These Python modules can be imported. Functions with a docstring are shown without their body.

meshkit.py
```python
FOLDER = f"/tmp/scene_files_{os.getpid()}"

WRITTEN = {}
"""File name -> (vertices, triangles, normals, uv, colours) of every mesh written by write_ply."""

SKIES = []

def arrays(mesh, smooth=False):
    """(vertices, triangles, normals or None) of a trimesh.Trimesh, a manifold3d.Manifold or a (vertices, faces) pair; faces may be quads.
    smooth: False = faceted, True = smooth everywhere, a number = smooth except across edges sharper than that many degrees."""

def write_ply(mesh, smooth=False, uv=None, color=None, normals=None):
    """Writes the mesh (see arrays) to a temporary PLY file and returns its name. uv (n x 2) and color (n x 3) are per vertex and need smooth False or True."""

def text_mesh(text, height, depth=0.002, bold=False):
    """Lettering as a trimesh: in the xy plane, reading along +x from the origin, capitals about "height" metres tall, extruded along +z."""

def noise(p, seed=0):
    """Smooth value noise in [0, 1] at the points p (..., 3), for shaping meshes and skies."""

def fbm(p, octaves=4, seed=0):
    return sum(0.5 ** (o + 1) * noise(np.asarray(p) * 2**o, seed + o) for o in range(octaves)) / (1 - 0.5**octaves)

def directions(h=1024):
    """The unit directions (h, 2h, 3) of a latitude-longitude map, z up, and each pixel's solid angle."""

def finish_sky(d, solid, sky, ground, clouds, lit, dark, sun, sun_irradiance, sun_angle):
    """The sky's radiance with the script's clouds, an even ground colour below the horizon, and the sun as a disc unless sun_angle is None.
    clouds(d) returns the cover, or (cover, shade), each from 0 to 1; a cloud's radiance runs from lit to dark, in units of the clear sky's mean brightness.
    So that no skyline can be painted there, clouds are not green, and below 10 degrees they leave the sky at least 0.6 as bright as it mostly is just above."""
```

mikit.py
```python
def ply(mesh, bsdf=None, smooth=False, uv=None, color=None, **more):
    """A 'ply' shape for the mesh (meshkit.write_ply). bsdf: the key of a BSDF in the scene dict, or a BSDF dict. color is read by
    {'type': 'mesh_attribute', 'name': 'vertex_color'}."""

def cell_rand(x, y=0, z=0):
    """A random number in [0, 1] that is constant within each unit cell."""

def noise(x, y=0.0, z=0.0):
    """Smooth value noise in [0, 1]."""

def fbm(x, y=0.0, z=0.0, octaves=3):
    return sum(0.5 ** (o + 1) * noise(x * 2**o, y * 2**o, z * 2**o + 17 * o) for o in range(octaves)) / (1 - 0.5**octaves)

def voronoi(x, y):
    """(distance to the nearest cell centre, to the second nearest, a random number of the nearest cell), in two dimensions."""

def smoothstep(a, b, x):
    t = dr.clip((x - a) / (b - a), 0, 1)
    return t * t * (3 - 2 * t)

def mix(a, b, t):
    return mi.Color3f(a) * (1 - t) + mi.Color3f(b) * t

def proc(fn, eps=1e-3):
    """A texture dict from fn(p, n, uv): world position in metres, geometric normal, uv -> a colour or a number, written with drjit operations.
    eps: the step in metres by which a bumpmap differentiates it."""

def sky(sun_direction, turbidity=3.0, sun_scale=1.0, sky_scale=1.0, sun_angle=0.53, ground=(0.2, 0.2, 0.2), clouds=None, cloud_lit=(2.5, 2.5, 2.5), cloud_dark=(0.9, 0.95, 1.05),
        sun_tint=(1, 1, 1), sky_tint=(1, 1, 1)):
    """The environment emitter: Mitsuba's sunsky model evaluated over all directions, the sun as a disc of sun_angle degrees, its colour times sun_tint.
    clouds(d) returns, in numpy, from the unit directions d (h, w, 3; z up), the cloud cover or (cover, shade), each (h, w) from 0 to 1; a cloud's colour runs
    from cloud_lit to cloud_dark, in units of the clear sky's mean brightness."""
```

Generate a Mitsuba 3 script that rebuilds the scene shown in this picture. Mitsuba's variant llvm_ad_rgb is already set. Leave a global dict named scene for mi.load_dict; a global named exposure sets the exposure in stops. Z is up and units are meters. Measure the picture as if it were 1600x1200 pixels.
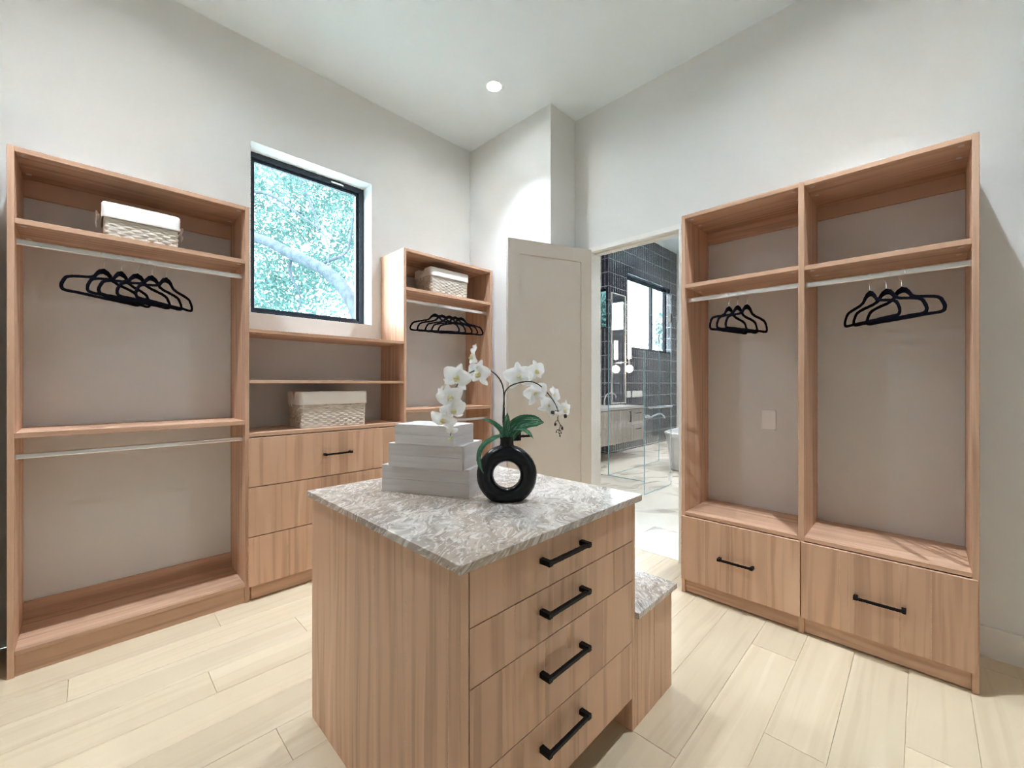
import math, random
import numpy as np, trimesh, manifold3d as m3, shapely
from shapely.geometry import Polygon, LineString
import drjit as dr, mitsuba as mi
import mikit, meshkit
from mikit import proc, noise, fbm, voronoi, cell_rand, smoothstep, mix

T = mi.ScalarTransform4f
scene, labels = {}, {}
rng = np.random.default_rng(7)
random.seed(7)
PI = math.pi

# ------------------------------------------------------------------ camera, sky, exposure
CAM_H = 1.3476
YAW = 0.7783
FWD = np.array([math.cos(YAW), math.sin(YAW), 0.0])
RGT = np.array([math.sin(YAW), -math.cos(YAW), 0.0])
scene['camera'] = {'type': 'perspective', 'fov': 2 * math.degrees(math.atan(800 / 649.58)), 'fov_axis': 'x', 'near_clip': 0.05, 'far_clip': 200,
                   'to_world': T().look_at(origin=[0, 0, CAM_H], target=[FWD[0], FWD[1], CAM_H], up=[0, 0, 1])}
exposure = 0.2
SKY_SCALE = 110.0


def clouds(d):
    c = meshkit.fbm(d * np.array([3.0, 3.0, 6.0]), 4, seed=3)
    return np.clip((c - 0.28) * 4.0, 0, 1), np.clip((c - 0.55) * 2.5, 0, 0.6)


scene['sky'] = mikit.sky([-0.45, -0.5, 0.74], turbidity=3.0, sun_scale=0.0, sky_scale=SKY_SCALE, ground=(0.06, 0.08, 0.075), clouds=clouds,
                         cloud_lit=(1.6, 1.85, 1.9), cloud_dark=(1.1, 1.3, 1.4), sky_tint=(0.76, 1.05, 1.13))

LAMP = (1.0, 1.12, 1.27)
LAMP_L = 760.0
SPOT_I = 19.0

# ------------------------------------------------------------------ materials


def bsdf(key, color, rough=0.5, spec=0.5, metallic=0.0, two=True, **kw):
    d = {'type': 'principled', 'roughness': rough, 'specular': spec, 'metallic': metallic, **kw}
    d['base_color'] = color if isinstance(color, dict) else {'type': 'rgb', 'value': list(color)}
    scene[key] = {'type': 'twosided', 'bsdf': d} if two else d


def lin(*c):
    c = np.array(c) / 255.0
    return tuple(float(v) for v in np.where(c <= 0.04045, c / 12.92, ((c + 0.055) / 1.055) ** 2.4))


def wood_fn(base, dark, light, contrast=1.0):
    base, dark, light = (mi.Color3f(*map(float, c)) for c in (base, dark, light))

    def fn(p, n, uv):
        piece = dr.floor(uv.x / 50.0)
        u = uv.x - piece * 50.0
        v = uv.y
        s = cell_rand(piece, 3, 1) * 40.0
        warp = fbm(u * 1.1 + s, v * 5.0 + s, 2.0, 3) - 0.5
        streak = fbm(u * 1.3 + s, v * 46.0 + warp * 2.4 + s, 1.0, 3)
        fine = noise(u * 6.0 + s, v * 420.0, s)
        ring = 0.5 + 0.5 * dr.sin((v * 95.0 + warp * 14.0 + s))
        tone = cell_rand(piece, 7, 2)
        c = mix(base, dark, dr.clip((smoothstep(0.42, 0.78, streak) * 0.46 + (ring - 0.5) * 0.06 + fine * 0.10 - 0.06) * contrast, 0, 1))
        c = mix(c, light, smoothstep(0.60, 0.85, fbm(u * 0.9 + s + 9, v * 22.0 + warp * 3.0, 5.0, 2)) * 0.55)
        return c * (0.91 + 0.16 * tone)
    return fn


bsdf('walnut', proc(wood_fn(lin(194, 156, 128), lin(146, 107, 82), lin(208, 174, 148))), rough=0.42, spec=0.4)
bsdf('walnut_light', lin(198, 164, 137), rough=0.42, spec=0.4)
bsdf('oak_floor', proc(wood_fn(lin(208, 191, 162), lin(182, 160, 128), lin(218, 203, 176), 0.5)), rough=0.32, spec=0.45)
bsdf('floor_base', lin(176, 156, 124), rough=0.9)
bsdf('paint', lin(219, 219, 216), rough=0.75, spec=0.2)
bsdf('ceiling_paint', lin(229, 238, 240), rough=0.9, spec=0.1)
bsdf('trim_paint', lin(228, 227, 222), rough=0.35, spec=0.4)
bsdf('door_paint', lin(200, 192, 180), rough=0.4, spec=0.4)
bsdf('black_metal', lin(5, 5, 7), rough=0.4, spec=0.15)
bsdf('window_frame', lin(24, 32, 42), rough=0.3, spec=0.5)
bsdf('chrome', (0.86, 0.87, 0.88), rough=0.12, metallic=1.0)
bsdf('velvet', lin(6, 7, 15), rough=0.9, spec=0.05, sheen=0.08)
bsdf('cam_plastic', lin(205, 195, 195), rough=0.5)
bsdf('liner_cloth', lin(232, 228, 222), rough=0.95, spec=0.05)
bsdf('wicker', proc(lambda p, n, uv: mix(lin(186, 176, 162), lin(206, 198, 186), noise(uv.x * 30, uv.y * 90, 1.0))), rough=0.75, spec=0.15)
bsdf('vase_ceramic', lin(3, 4, 8), rough=0.22, spec=0.3)
bsdf('plate_plastic', lin(244, 243, 240), rough=0.35)
bsdf('white_ceramic', lin(236, 236, 236), rough=0.12, spec=0.5)
bsdf('shadow_gap', lin(45, 30, 22), rough=0.9)


def stone_fn(p, n, uv):
    w = fbm(p.x * 6.0 + 3.0, p.y * 6.0, p.z * 6.0, 3) - 0.5
    w2 = fbm(p.x * 6.0 + 31.0, p.y * 6.0 + 11.0, p.z * 6.0, 3) - 0.5
    x = p.x * 0.80 + p.y * 0.60 + w * 0.16
    y = -p.x * 0.60 + p.y * 0.80 + p.z * 0.9 + w2 * 0.16
    flake = fbm(x * 44.0, y * 96.0, 1.0, 3)
    flake2 = fbm(x * 64.0 + 9.0, y * 140.0, 6.0, 3)
    mid = fbm(x * 9.0, y * 22.0, 3.0, 3)
    big = fbm(p.x * 2.6 + 2.0, p.y * 2.6 + p.z, 4.0, 3)
    c = mix(lin(160, 150, 141), lin(192, 184, 175), smoothstep(0.34, 0.62, mid))
    c = mix(c, lin(176, 154, 132), smoothstep(0.48, 0.64, big) * 0.55)
    c = mix(c, lin(124, 114, 106), smoothstep(0.56, 0.74, flake) * 0.55)
    c = mix(c, lin(226, 221, 214), smoothstep(0.54, 0.70, flake2) * 0.55)
    a, b, r = voronoi(x * 5.0 + 7.0, y * 12.0)
    return mix(c, lin(220, 212, 202), (1 - smoothstep(0.0, 0.07, b - a)) * 0.4) * 0.93


bsdf('granite', proc(stone_fn), rough=0.10, spec=0.5)


def box_fn(p, n, uv):
    s = fbm(uv.x * 5.0, uv.y * 90.0, 2.0, 3)
    return mix(lin(202, 197, 194), lin(194, 189, 185), smoothstep(0.30, 0.75, s))


bsdf('whitewash', proc(box_fn), rough=0.6, spec=0.25)


def marble_fn(p, n, uv):
    piece = dr.floor(uv.x / 50.0)
    s = piece * 3.7
    w = fbm(p.x * 1.4 + s, p.y * 1.4, 1.0, 3) - 0.5
    v = fbm((p.x * 0.5 + p.y) * 5.0 + w * 6.0 + s, (p.y * 0.3 - p.x) * 1.3, 2.0, 3)
    c = mix(lin(228, 222, 212), lin(196, 186, 172), smoothstep(0.52, 0.72, v) * 0.7)
    return mix(c, lin(150, 142, 134), smoothstep(0.72, 0.80, v) * 0.5)


bsdf('marble', proc(marble_fn), rough=0.22, spec=0.45)


def tile_fn(p, n, uv):
    tu, tv = uv.x / 0.0835, uv.y / 0.268
    fu, fv = tu - dr.floor(tu), tv - dr.floor(tv)
    gu, gv = dr.minimum(fu, 1 - fu) * 0.0835, dr.minimum(fv, 1 - fv) * 0.268
    grout = 1 - smoothstep(0.0045, 0.0075, dr.minimum(gu, gv))
    c = mix(lin(24, 25, 36), lin(44, 44, 54), cell_rand(dr.floor(tu), dr.floor(tv), 4))
    return mix(c, lin(196, 198, 204), grout)


bsdf('black_tile', proc(tile_fn), rough=0.12, spec=0.5)
bsdf('vanity_wood', proc(wood_fn(lin(170, 160, 150), lin(120, 110, 102), lin(190, 182, 172))), rough=0.5)
bsdf('vanity_top', lin(215, 214, 212), rough=0.12, spec=0.5)
scene['pane'] = {'type': 'thindielectric', 'int_ior': 1.5}
bsdf('glass_edge', lin(130, 176, 186), rough=0.15, spec=0.6)
bsdf('mirror', (0.9, 0.92, 0.92), rough=0.02, metallic=1.0)
bsdf('bark', proc(lambda p, n, uv: mix(lin(78, 86, 92), lin(46, 52, 56), fbm(p.x * 14, p.y * 14, p.z * 9, 3))), rough=0.9, spec=0.1)


def thin(key, color, trans, rough=0.5, spec_trans=0.0):
    scene[key] = {'type': 'principledthin', 'roughness': rough, 'diff_trans': trans, 'spec_trans': spec_trans,
                  'base_color': color if isinstance(color, dict) else {'type': 'rgb', 'value': list(color)}}


thin('tree_leaf', (0.085, 0.155, 0.138), 1.0, 0.8)
thin('petal', lin(248, 249, 249), 0.7, 0.6)
thin('leaf_green', proc(lambda p, n, uv: mix(lin(50, 88, 66), lin(132, 166, 140), smoothstep(0.45, 0.8, fbm(uv.x * 3.0, uv.y * 14.0, 1.0, 2)))), 0.25, 0.35)
bsdf('lip', lin(226, 220, 176), rough=0.6)
bsdf('bud_light', lin(196, 206, 150), rough=0.6)
bsdf('stem_green', lin(44, 52, 30), rough=0.6)
bsdf('bud', lin(40, 34, 26), rough=0.6)
bsdf('clip', lin(205, 200, 190), rough=0.5)

# ------------------------------------------------------------------ helpers
count = {}


def numbered(key):
    n = count.get(key, 0)
    count[key] = n + 1
    return key if n == 0 else f'{key}_{n:03d}'


def put(name, mesh, mat, parent=None, smooth=False, uv=None, to_world=None):
    key = numbered((parent + '__' if parent else '') + name)
    d = dict(mesh) if isinstance(mesh, dict) else mikit.ply(mesh, mat, smooth=smooth, uv=uv)
    if to_world is not None:
        d['to_world'] = to_world
    scene[key] = d
    return key


def thing(name, label, cat, group=None):
    key = numbered(name)
    labels[key] = {'label': label, 'category': cat}
    if group:
        labels[key]['group'] = group
    return key


def tag(key, label, cat=None, group=None, kind=None):
    labels[key] = {'label': label}
    if cat:
        labels[key]['category'] = cat
    if group:
        labels[key]['group'] = group
    if kind:
        labels[key]['kind'] = kind
    return key


def struct(name, mesh, mat, label, parent=None, **kw):
    k = put(name, mesh, mat, parent, **kw)
    labels[k] = {'label': label, 'kind': 'structure'}
    return k


def bx(x0, x1, y0, y1, z0, z1):
    m = trimesh.creation.box((x1 - x0, y1 - y0, z1 - z0))
    m.apply_translation(((x0 + x1) / 2, (y0 + y1) / 2, (z0 + z1) / 2))
    return m


def cat(*ms):
    return trimesh.util.concatenate(list(ms))


def man(m):
    return m3.Manifold(m3.Mesh(np.asarray(m.vertices, np.float32), np.asarray(m.faces, np.uint32)))


def tri(m):
    q = m.to_mesh()
    return trimesh.Trimesh(q.vert_properties[:, :3], q.tri_verts, process=False)


def mbox(x0, x1, y0, y1, z0, z1):
    return m3.Manifold.cube([x1 - x0, y1 - y0, z1 - z0]).translate([x0, y0, z0])


piece_no = [0]


def grain_box(x0, x1, y0, y1, z0, z1, g, c=0.0012):
    """A slightly chamfered board with uv = (metres along the grain, metres across), so that the grain follows axis g."""
    piece_no[0] += 1
    lo, hi = np.array([x0, y0, z0]), np.array([x1, y1, z1])
    c = min(c, (hi - lo).min() / 4)
    V, Fc, UV = [], [], []
    gi = 'xyz'.index(g)

    def quad(pts, nrm):
        a = [i for i in range(3) if i != gi]
        if abs(nrm[gi]) > 0.8:
            uu, vv = a[0], a[1]
        else:
            uu = gi
            vv = max(a, key=lambda i: -abs(nrm[i]) + 1e-6 * i)
        pts = [np.array(p) for p in pts]
        if np.dot(np.cross(pts[1] - pts[0], pts[2] - pts[0]), nrm) < 0:
            pts = pts[::-1]
        b = len(V)
        for p in pts:
            V.append(p)
            UV.append((p[uu] + 20.0 + 50.0 * piece_no[0], p[vv]))
        Fc.append((b, b + 1, b + 2))
        if len(pts) == 4:
            Fc.append((b, b + 2, b + 3))

    for ax in range(3):
        o = [i for i in range(3) if i != ax]
        for s in (0, 1):
            n = np.zeros(3)
            n[ax] = 1 if s else -1
            pts = []
            for (i, j) in ((0, 0), (1, 0), (1, 1), (0, 1)):
                p = np.zeros(3)
                p[ax] = hi[ax] if s else lo[ax]
                p[o[0]] = (hi[o[0]] - c) if i else (lo[o[0]] + c)
                p[o[1]] = (hi[o[1]] - c) if j else (lo[o[1]] + c)
                pts.append(p)
            quad(pts, n)
    for ax in range(3):
        a, b = [i for i in range(3) if i != ax]
        for sa in (0, 1):
            for sb in (0, 1):
                n = np.zeros(3)
                n[a], n[b] = (1 if sa else -1), (1 if sb else -1)
                pts = []
                for (e, k) in ((0, 0), (1, 0), (1, 1), (0, 1)):
                    p = np.zeros(3)
                    p[ax] = (hi[ax] - c) if e else (lo[ax] + c)
                    p[a] = (hi[a] if sa else lo[a])
                    p[b] = (hi[b] if sb else lo[b])
                    if k == 0:
                        p[b] += -c if sb else c
                    else:
                        p[a] += -c if sa else c
                    pts.append(p)
                quad(pts, n / math.sqrt(2))
    for s in np.ndindex(2, 2, 2):
        n = np.array([1 if q else -1 for q in s]) / math.sqrt(3)
        pts = []
        for ax in range(3):
            p = np.array([(hi[i] - c) if s[i] else (lo[i] + c) for i in range(3)])
            p[ax] = hi[ax] if s[ax] else lo[ax]
            pts.append(p)
        quad(pts, n)
    return (np.array(V), np.array(Fc)), np.array(UV)


def board(name, parent, x0, x1, y0, y1, z0, z1, g, mat='walnut', c=0.0012):
    m, uv = grain_box(x0, x1, y0, y1, z0, z1, g, c)
    return put(name, m, mat, parent, uv=uv)


def tube(points, radii, sides=10, closed_ends=True):
    p = np.asarray(points, float)
    r = np.broadcast_to(radii, (len(p),)).astype(float)
    t = np.gradient(p, axis=0)
    t /= np.linalg.norm(t, axis=1, keepdims=True) + 1e-12
    ref = np.array([0.31, 0.17, 0.93])
    a = np.cross(t[0], ref)
    a /= np.linalg.norm(a)
    V, Fc = [], []
    for i in range(len(p)):
        a = a - t[i] * np.dot(a, t[i])
        a /= np.linalg.norm(a) + 1e-12
        b = np.cross(t[i], a)
        for k in range(sides):
            th = 2 * PI * k / sides
            V.append(p[i] + r[i] * (math.cos(th) * a + math.sin(th) * b))
    for i in range(len(p) - 1):
        for k in range(sides):
            q = (i * sides + k, i * sides + (k + 1) % sides, (i + 1) * sides + (k + 1) % sides, (i + 1) * sides + k)
            Fc += [(q[0], q[1], q[2]), (q[0], q[2], q[3])]
    if closed_ends:
        for i, fl in ((0, True), (len(p) - 1, False)):
            c = len(V)
            V.append(p[i])
            for k in range(sides):
                e = (i * sides + k, i * sides + (k + 1) % sides)
                Fc.append((c, e[1], e[0]) if fl else (c, e[0], e[1]))
    return trimesh.Trimesh(np.array(V), np.array(Fc), process=False)


def spline(pts, n=40):
    from scipy.interpolate import CubicSpline
    pts = np.asarray(pts, float)
    s = np.concatenate([[0], np.cumsum(np.linalg.norm(np.diff(pts, axis=0), axis=1))])
    return CubicSpline(s, pts)(np.linspace(0, s[-1], n))


def lathe(profile, n=32):
    """profile: (radius, z) from bottom to top."""
    return trimesh.creation.revolve(np.asarray(profile, float), sections=n)


# ------------------------------------------------------------------ room shell
ZC = 3.753
YW = 3.3405          # window wall
XR = 3.1195          # wall with the bathroom door
XJ, YJ = 2.768, 2.264
XL, YB = -0.77, -1.15
DO0, DO1, DOZ = 1.285, 2.085, 2.535   # bathroom door opening
WX0, WX1, WZ0, WZ1 = 0.787, 1.684, 1.850, 3.049

struct('wall_window', tri(mbox(XL - 0.15, XR + 0.14, YW, YW + 0.22, 0, ZC) - mbox(WX0, WX1, YW - 0.1, YW + 0.5, WZ0, WZ1)), 'paint',
       'greige painted wall around the black framed window')
struct('wall_right', tri(mbox(XR, XR + 0.14, YB - 0.15, YW, 0, ZC) - mbox(XR - 0.1, XR + 0.3, DO0, DO1, -0.1, DOZ)), 'paint',
       'greige painted wall with the bathroom doorway and double open wardrobe')
struct('wall_corner', tri(mbox(XJ, XR - 0.001, YJ, YW - 0.001, 0, ZC)), 'paint', 'boxed out wall corner behind the open door')
struct('wall_left', bx(XL - 0.15, XL, YB - 0.15, YW, 0, ZC), 'paint', 'painted wall left of the tall closet tower')
struct('wall_left_corner', bx(XL, -0.335, 2.264, YW - 0.001, 0, ZC), 'paint', 'boxed out wall corner left of the tall closet tower')
struct('wall_back', bx(XL, XR, YB - 0.15, YB, 0, ZC), 'paint', 'painted wall behind the viewpoint')
hole = m3.Manifold.cylinder(0.4, 0.058, 0.058, 40)
LIGHTS = [(2.291, 2.462), (2.291, 0.23), (0.06, 2.462)]
ceil = mbox(XL - 0.15, XR + 0.14, YB - 0.15, YW + 0.22, ZC, ZC + 0.14)
for x, y in LIGHTS:
    ceil = ceil - hole.translate([x, y, ZC - 0.1])
struct('ceiling', tri(ceil), 'ceiling_paint', 'plain white painted ceiling')
struct('baseboard_right', bx(XR - 0.016, XR, YB, -0.19, 0, 0.15), 'trim_paint', 'white baseboard right of the double wardrobe')
struct('baseboard_left', bx(XL, XL + 0.016, YB, 2.264, 0, 0.15), 'trim_paint', 'white baseboard along the left wall')

# floor of planks, running along x
fl = struct('floor', bx(XL, XR + 0.03, YB, YW, -0.06, -0.013), 'floor_base', 'pale oak plank floor')
w = 0.195
row = 0
y = 0.045 - 7 * w
while y < YW:
    y0, y1 = max(y, YB), min(y + w, YW)
    if y1 - y0 > 0.01:
        k = int(round((y - 0.045) / w))
        x = XL - [0.3, 1.2, 0.62, 1.55, 0.05, 0.9][k % 6]
        if k == 11:
            x = 0.388 - 1.9 * 1
        while x < XR + 0.03:
            a, b = max(x, XL), min(x + 1.9, XR + 0.03)
            if b - a > 0.02:
                dz = 0.0004 * ((row * 7) % 3)
                board('plank', fl, a + 0.0006, b - 0.0006, y0 + 0.0004, y1 - 0.0004, -0.013, -0.0008 + dz, 'x', 'oak_floor', 0.0007)
                row += 1
            x += 1.9
    y += w

# ------------------------------------------------------------------ window


def window(x0, x1, y, z0, z1, fw, label, mullions=(), axis='y', sign=1):
    """A dark framed window in a wall whose outer part lies at y (axis y) or at x=y (axis x)."""
    def B(a0, a1, d0, d1, zz0, zz1):
        return bx(a0, a1, y + d0, y + d1, zz0, zz1) if axis == 'y' else bx(y + d0, y + d1, a0, a1, zz0, zz1)
    n = count.get('window', 0) + 1
    count['window'] = n
    key = f'window_{n}'
    labels[key] = {'label': label, 'kind': 'structure'}
    put('frame', cat(B(x0, x1, 0, 0.06, z0, z0 + fw), B(x0, x1, 0, 0.06, z1 - fw, z1), B(x0, x0 + fw, 0, 0.06, z0 + fw, z1 - fw), B(x1 - fw, x1, 0, 0.06, z0 + fw, z1 - fw)), 'window_frame', key)
    s = 0.02
    a0, a1, b0, b1 = x0 + fw, x1 - fw, z0 + fw, z1 - fw
    put('sash', cat(B(a0, a1, 0.018, 0.045, b0, b0 + s), B(a0, a1, 0.018, 0.045, b1 - s, b1), B(a0, a0 + s, 0.018, 0.045, b0 + s, b1 - s), B(a1 - s, a1, 0.018, 0.045, b0 + s, b1 - s)), 'window_frame', key)
    for m in mullions:
        put('mullion', B(m - 0.04, m + 0.04, 0.0, 0.06, b0, b1), 'window_frame', key)
    q = [(a0, b0), (a1, b0), (a1, b1), (a0, b1)]
    v = np.array([(a, y + 0.03, z) if axis == 'y' else (y + 0.03, a, z) for a, z in q])
    pk = put('pane', (v, np.array([[0, 1, 2], [0, 2, 3]])), 'pane', key)
    labels[pk] = {'label': 'clear window pane'}
    return key


w1 = window(WX0, WX1, YW + 0.15, WZ0, WZ1, 0.042, 'black framed square window looking out on a tree')
put('latch', bx(1.40, 1.50, YW + 0.138, YW + 0.15, WZ1 - 0.034, WZ1 - 0.020), 'chrome', w1)

# ------------------------------------------------------------------ downlights
for i, (x, y) in enumerate(LIGHTS):
    t = thing('recessed_light', ['recessed round ceiling downlight shining near the boxed wall corner', 'recessed ceiling downlight over the floor in front of the double wardrobe',
                                 'recessed ceiling downlight in front of the left tall closet tower'][i], 'ceiling light', 'recessed ceiling lights')
    ring = lathe([(0.057, ZC - 0.0005), (0.060, ZC - 0.004), (0.078, ZC - 0.003), (0.080, ZC - 0.0005)], 40)
    ring.apply_translation((x, y, 0))
    put('trim_ring', ring, 'ceiling_paint', t, smooth=40)
    can = lathe([(0.0575, ZC + 0.0), (0.0568, ZC + 0.03), (0.0565, ZC + 0.034), (0.0, ZC + 0.034)], 40)
    can.apply_translation((x, y, 0))
    put('can', can, 'ceiling_paint', t, smooth=40)
    disc = trimesh.creation.cylinder(0.052, 0.006, sections=32)
    disc.apply_translation((x, y, ZC + 0.022))
    k = put('lens', disc, 'ceiling_paint', t)
    scene[k]['emitter'] = {'type': 'area', 'radiance': {'type': 'rgb', 'value': [LAMP_L * c for c in LAMP]}}
    scene[f'downlight_beam_{i}'] = {'type': 'spot', 'to_world': T().look_at(origin=[x, y, ZC + 0.010], target=[x, y, 0], up=[1, 0, 0]), 'cutoff_angle': 39.0, 'beam_width': 3.0,
                                    'intensity': {'type': 'rgb', 'value': [SPOT_I * c for c in LAMP]}}

# ------------------------------------------------------------------ joinery
YA = 2.962
YBK = YW - 0.002
TH = 0.022


def cam_caps(parent, xs, ys, z):
    for x in xs:
        for y in ys:
            c = trimesh.creation.cylinder(0.0105, 0.003, sections=14)
            c.apply_translation((x, y, z - 0.0015))
            put('cam_cap', c, 'cam_plastic', parent)


def rod(parent, axis, a0, a1, c, z, h=0.030, t=0.016):
    """Oval chrome hanging rod between two end brackets."""
    s = m3.CrossSection.circle(t / 2, 24).translate([0, h / 2 - t / 2]) + m3.CrossSection.circle(t / 2, 24).translate([0, -h / 2 + t / 2])
    m = m3.Manifold.extrude(s.hull(), a1 - a0)
    flange = m3.Manifold.extrude(s.offset(0.004, m3.JoinType.Round).hull() if hasattr(m3, 'JoinType') else s.hull(), 0.006)

    def orient(q, at):
        q = tri(q)
        v = np.asarray(q.vertices)
        q.vertices = np.column_stack([at + v[:, 2], c + v[:, 0], z + v[:, 1]]) if axis == 'x' else np.column_stack([c + v[:, 0], at + v[:, 2], z + v[:, 1]])
        if axis == 'y':
            q.invert()
        q.fix_normals()
        return q
    k = put('hanging_rod', orient(m, a0), 'chrome', parent, smooth=40)
    labels[k] = {'label': 'chrome hanging rod'}
    put('rod_bracket', orient(flange, a0), 'chrome', parent, smooth=40)
    put('rod_bracket', orient(flange, a1 - 0.006), 'chrome', parent, smooth=40)


def pull(parent, axis, c0, c1, face, out, z, s=0.011):
    """Square black bar pull; out is the signed direction away from the face."""
    def B(a0, a1, d0, d1, z0, z1):
        d0, d1 = sorted((face + out * d0, face + out * d1))
        return mbox(a0, a1, d0, d1, z0, z1) if axis == 'x' else mbox(d0, d1, a0, a1, z0, z1)
    m = B(c0, c1, 0.026, 0.026 + s, z - s / 2, z + s / 2) + B(c0, c0 + 0.016, 0, 0.027 + s, z - s / 2 - 0.002, z + s / 2 + 0.002) + B(c1 - 0.016, c1, 0, 0.027 + s, z - s / 2 - 0.002, z + s / 2 + 0.002)
    k = put('handle', tri(m), 'black_metal', parent)
    labels[k] = {'label': 'matte black bar handle'}


def drawer(parent, axis, a0, a1, face, out, z0, z1, seams, handle, depth=0.019, hz=None):
    """A drawer front of vertical boards with a bar handle."""
    key = numbered(parent + '__drawer')
    edges = [a0] + [s for s in seams if a0 + 0.02 < s < a1 - 0.02] + [a1]
    core0, core1 = sorted((face + out * 0.0, face + out * (depth - 0.004)))
    d0, d1 = sorted((face, face + out * depth))
    h = 0.0012
    for e0, e1 in zip(edges[:-1], edges[1:]):
        q0, q1 = e0 + (h if e0 != a0 else 0), e1 - (h if e1 != a1 else 0)
        if axis == 'x':
            board('board', key, q0, q1, d0, d1, z0, z1, 'z', c=0.0003)
        else:
            board('board', key, d0, d1, q0, q1, z0, z1, 'z', c=0.0003)
    for e in edges[1:-1]:
        put('seam_strip', bx(e - h, e + h, d0, d1, z0, z1) if axis == 'x' else bx(d0, d1, e - h, e + h, z0, z1), 'walnut_light', key)
    if handle:
        pull(key, axis, handle[0], handle[1], face + out * depth, out, hz if hz is not None else (z0 + z1) / 2)
    return key


# --- left tall tower
A0, A1 = -0.267, 0.690
t = thing('closet_tower', 'tall open walnut closet tower with two chrome rods left of the window', 'closet')
board('side_panel', t, A0, A0 + TH, YA, YBK, 0, 2.44, 'z')
board('side_panel', t, A1 - TH, A1, YA, YBK, 0, 2.44, 'z')
i0, i1 = A0 + TH, A1 - TH
board('top_panel', t, i0, i1, YA, YBK, 2.416, 2.44, 'x')
board('shelf', t, i0, i1, YA, YBK, 2.087, 2.112, 'x')
board('shelf', t, i0, i1, YA, YBK, 1.097, 1.122, 'x')
board('bottom_panel', t, i0, i1, YA, YBK, 0.099, 0.121, 'x')
board('toe_kick', t, i0, i1, YA + 0.012, YA + 0.03, 0, 0.099, 'x')
board('back_rail', t, i0, i1, YBK - 0.018, YBK, 2.322, 2.416, 'x')
board('back_rail', t, i0, i1, YBK - 0.018, YBK, 0.121, 0.211, 'x')
for z in (2.416, 2.087):
    cam_caps(t, (i0 + 0.025, i1 - 0.025), (YA + 0.035, YBK - 0.10), z)
rod(t, 'x', i0, i1, 3.03, 2.018)
rod(t, 'x', i0, i1, 3.015, 1.007, 0.026)

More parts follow.
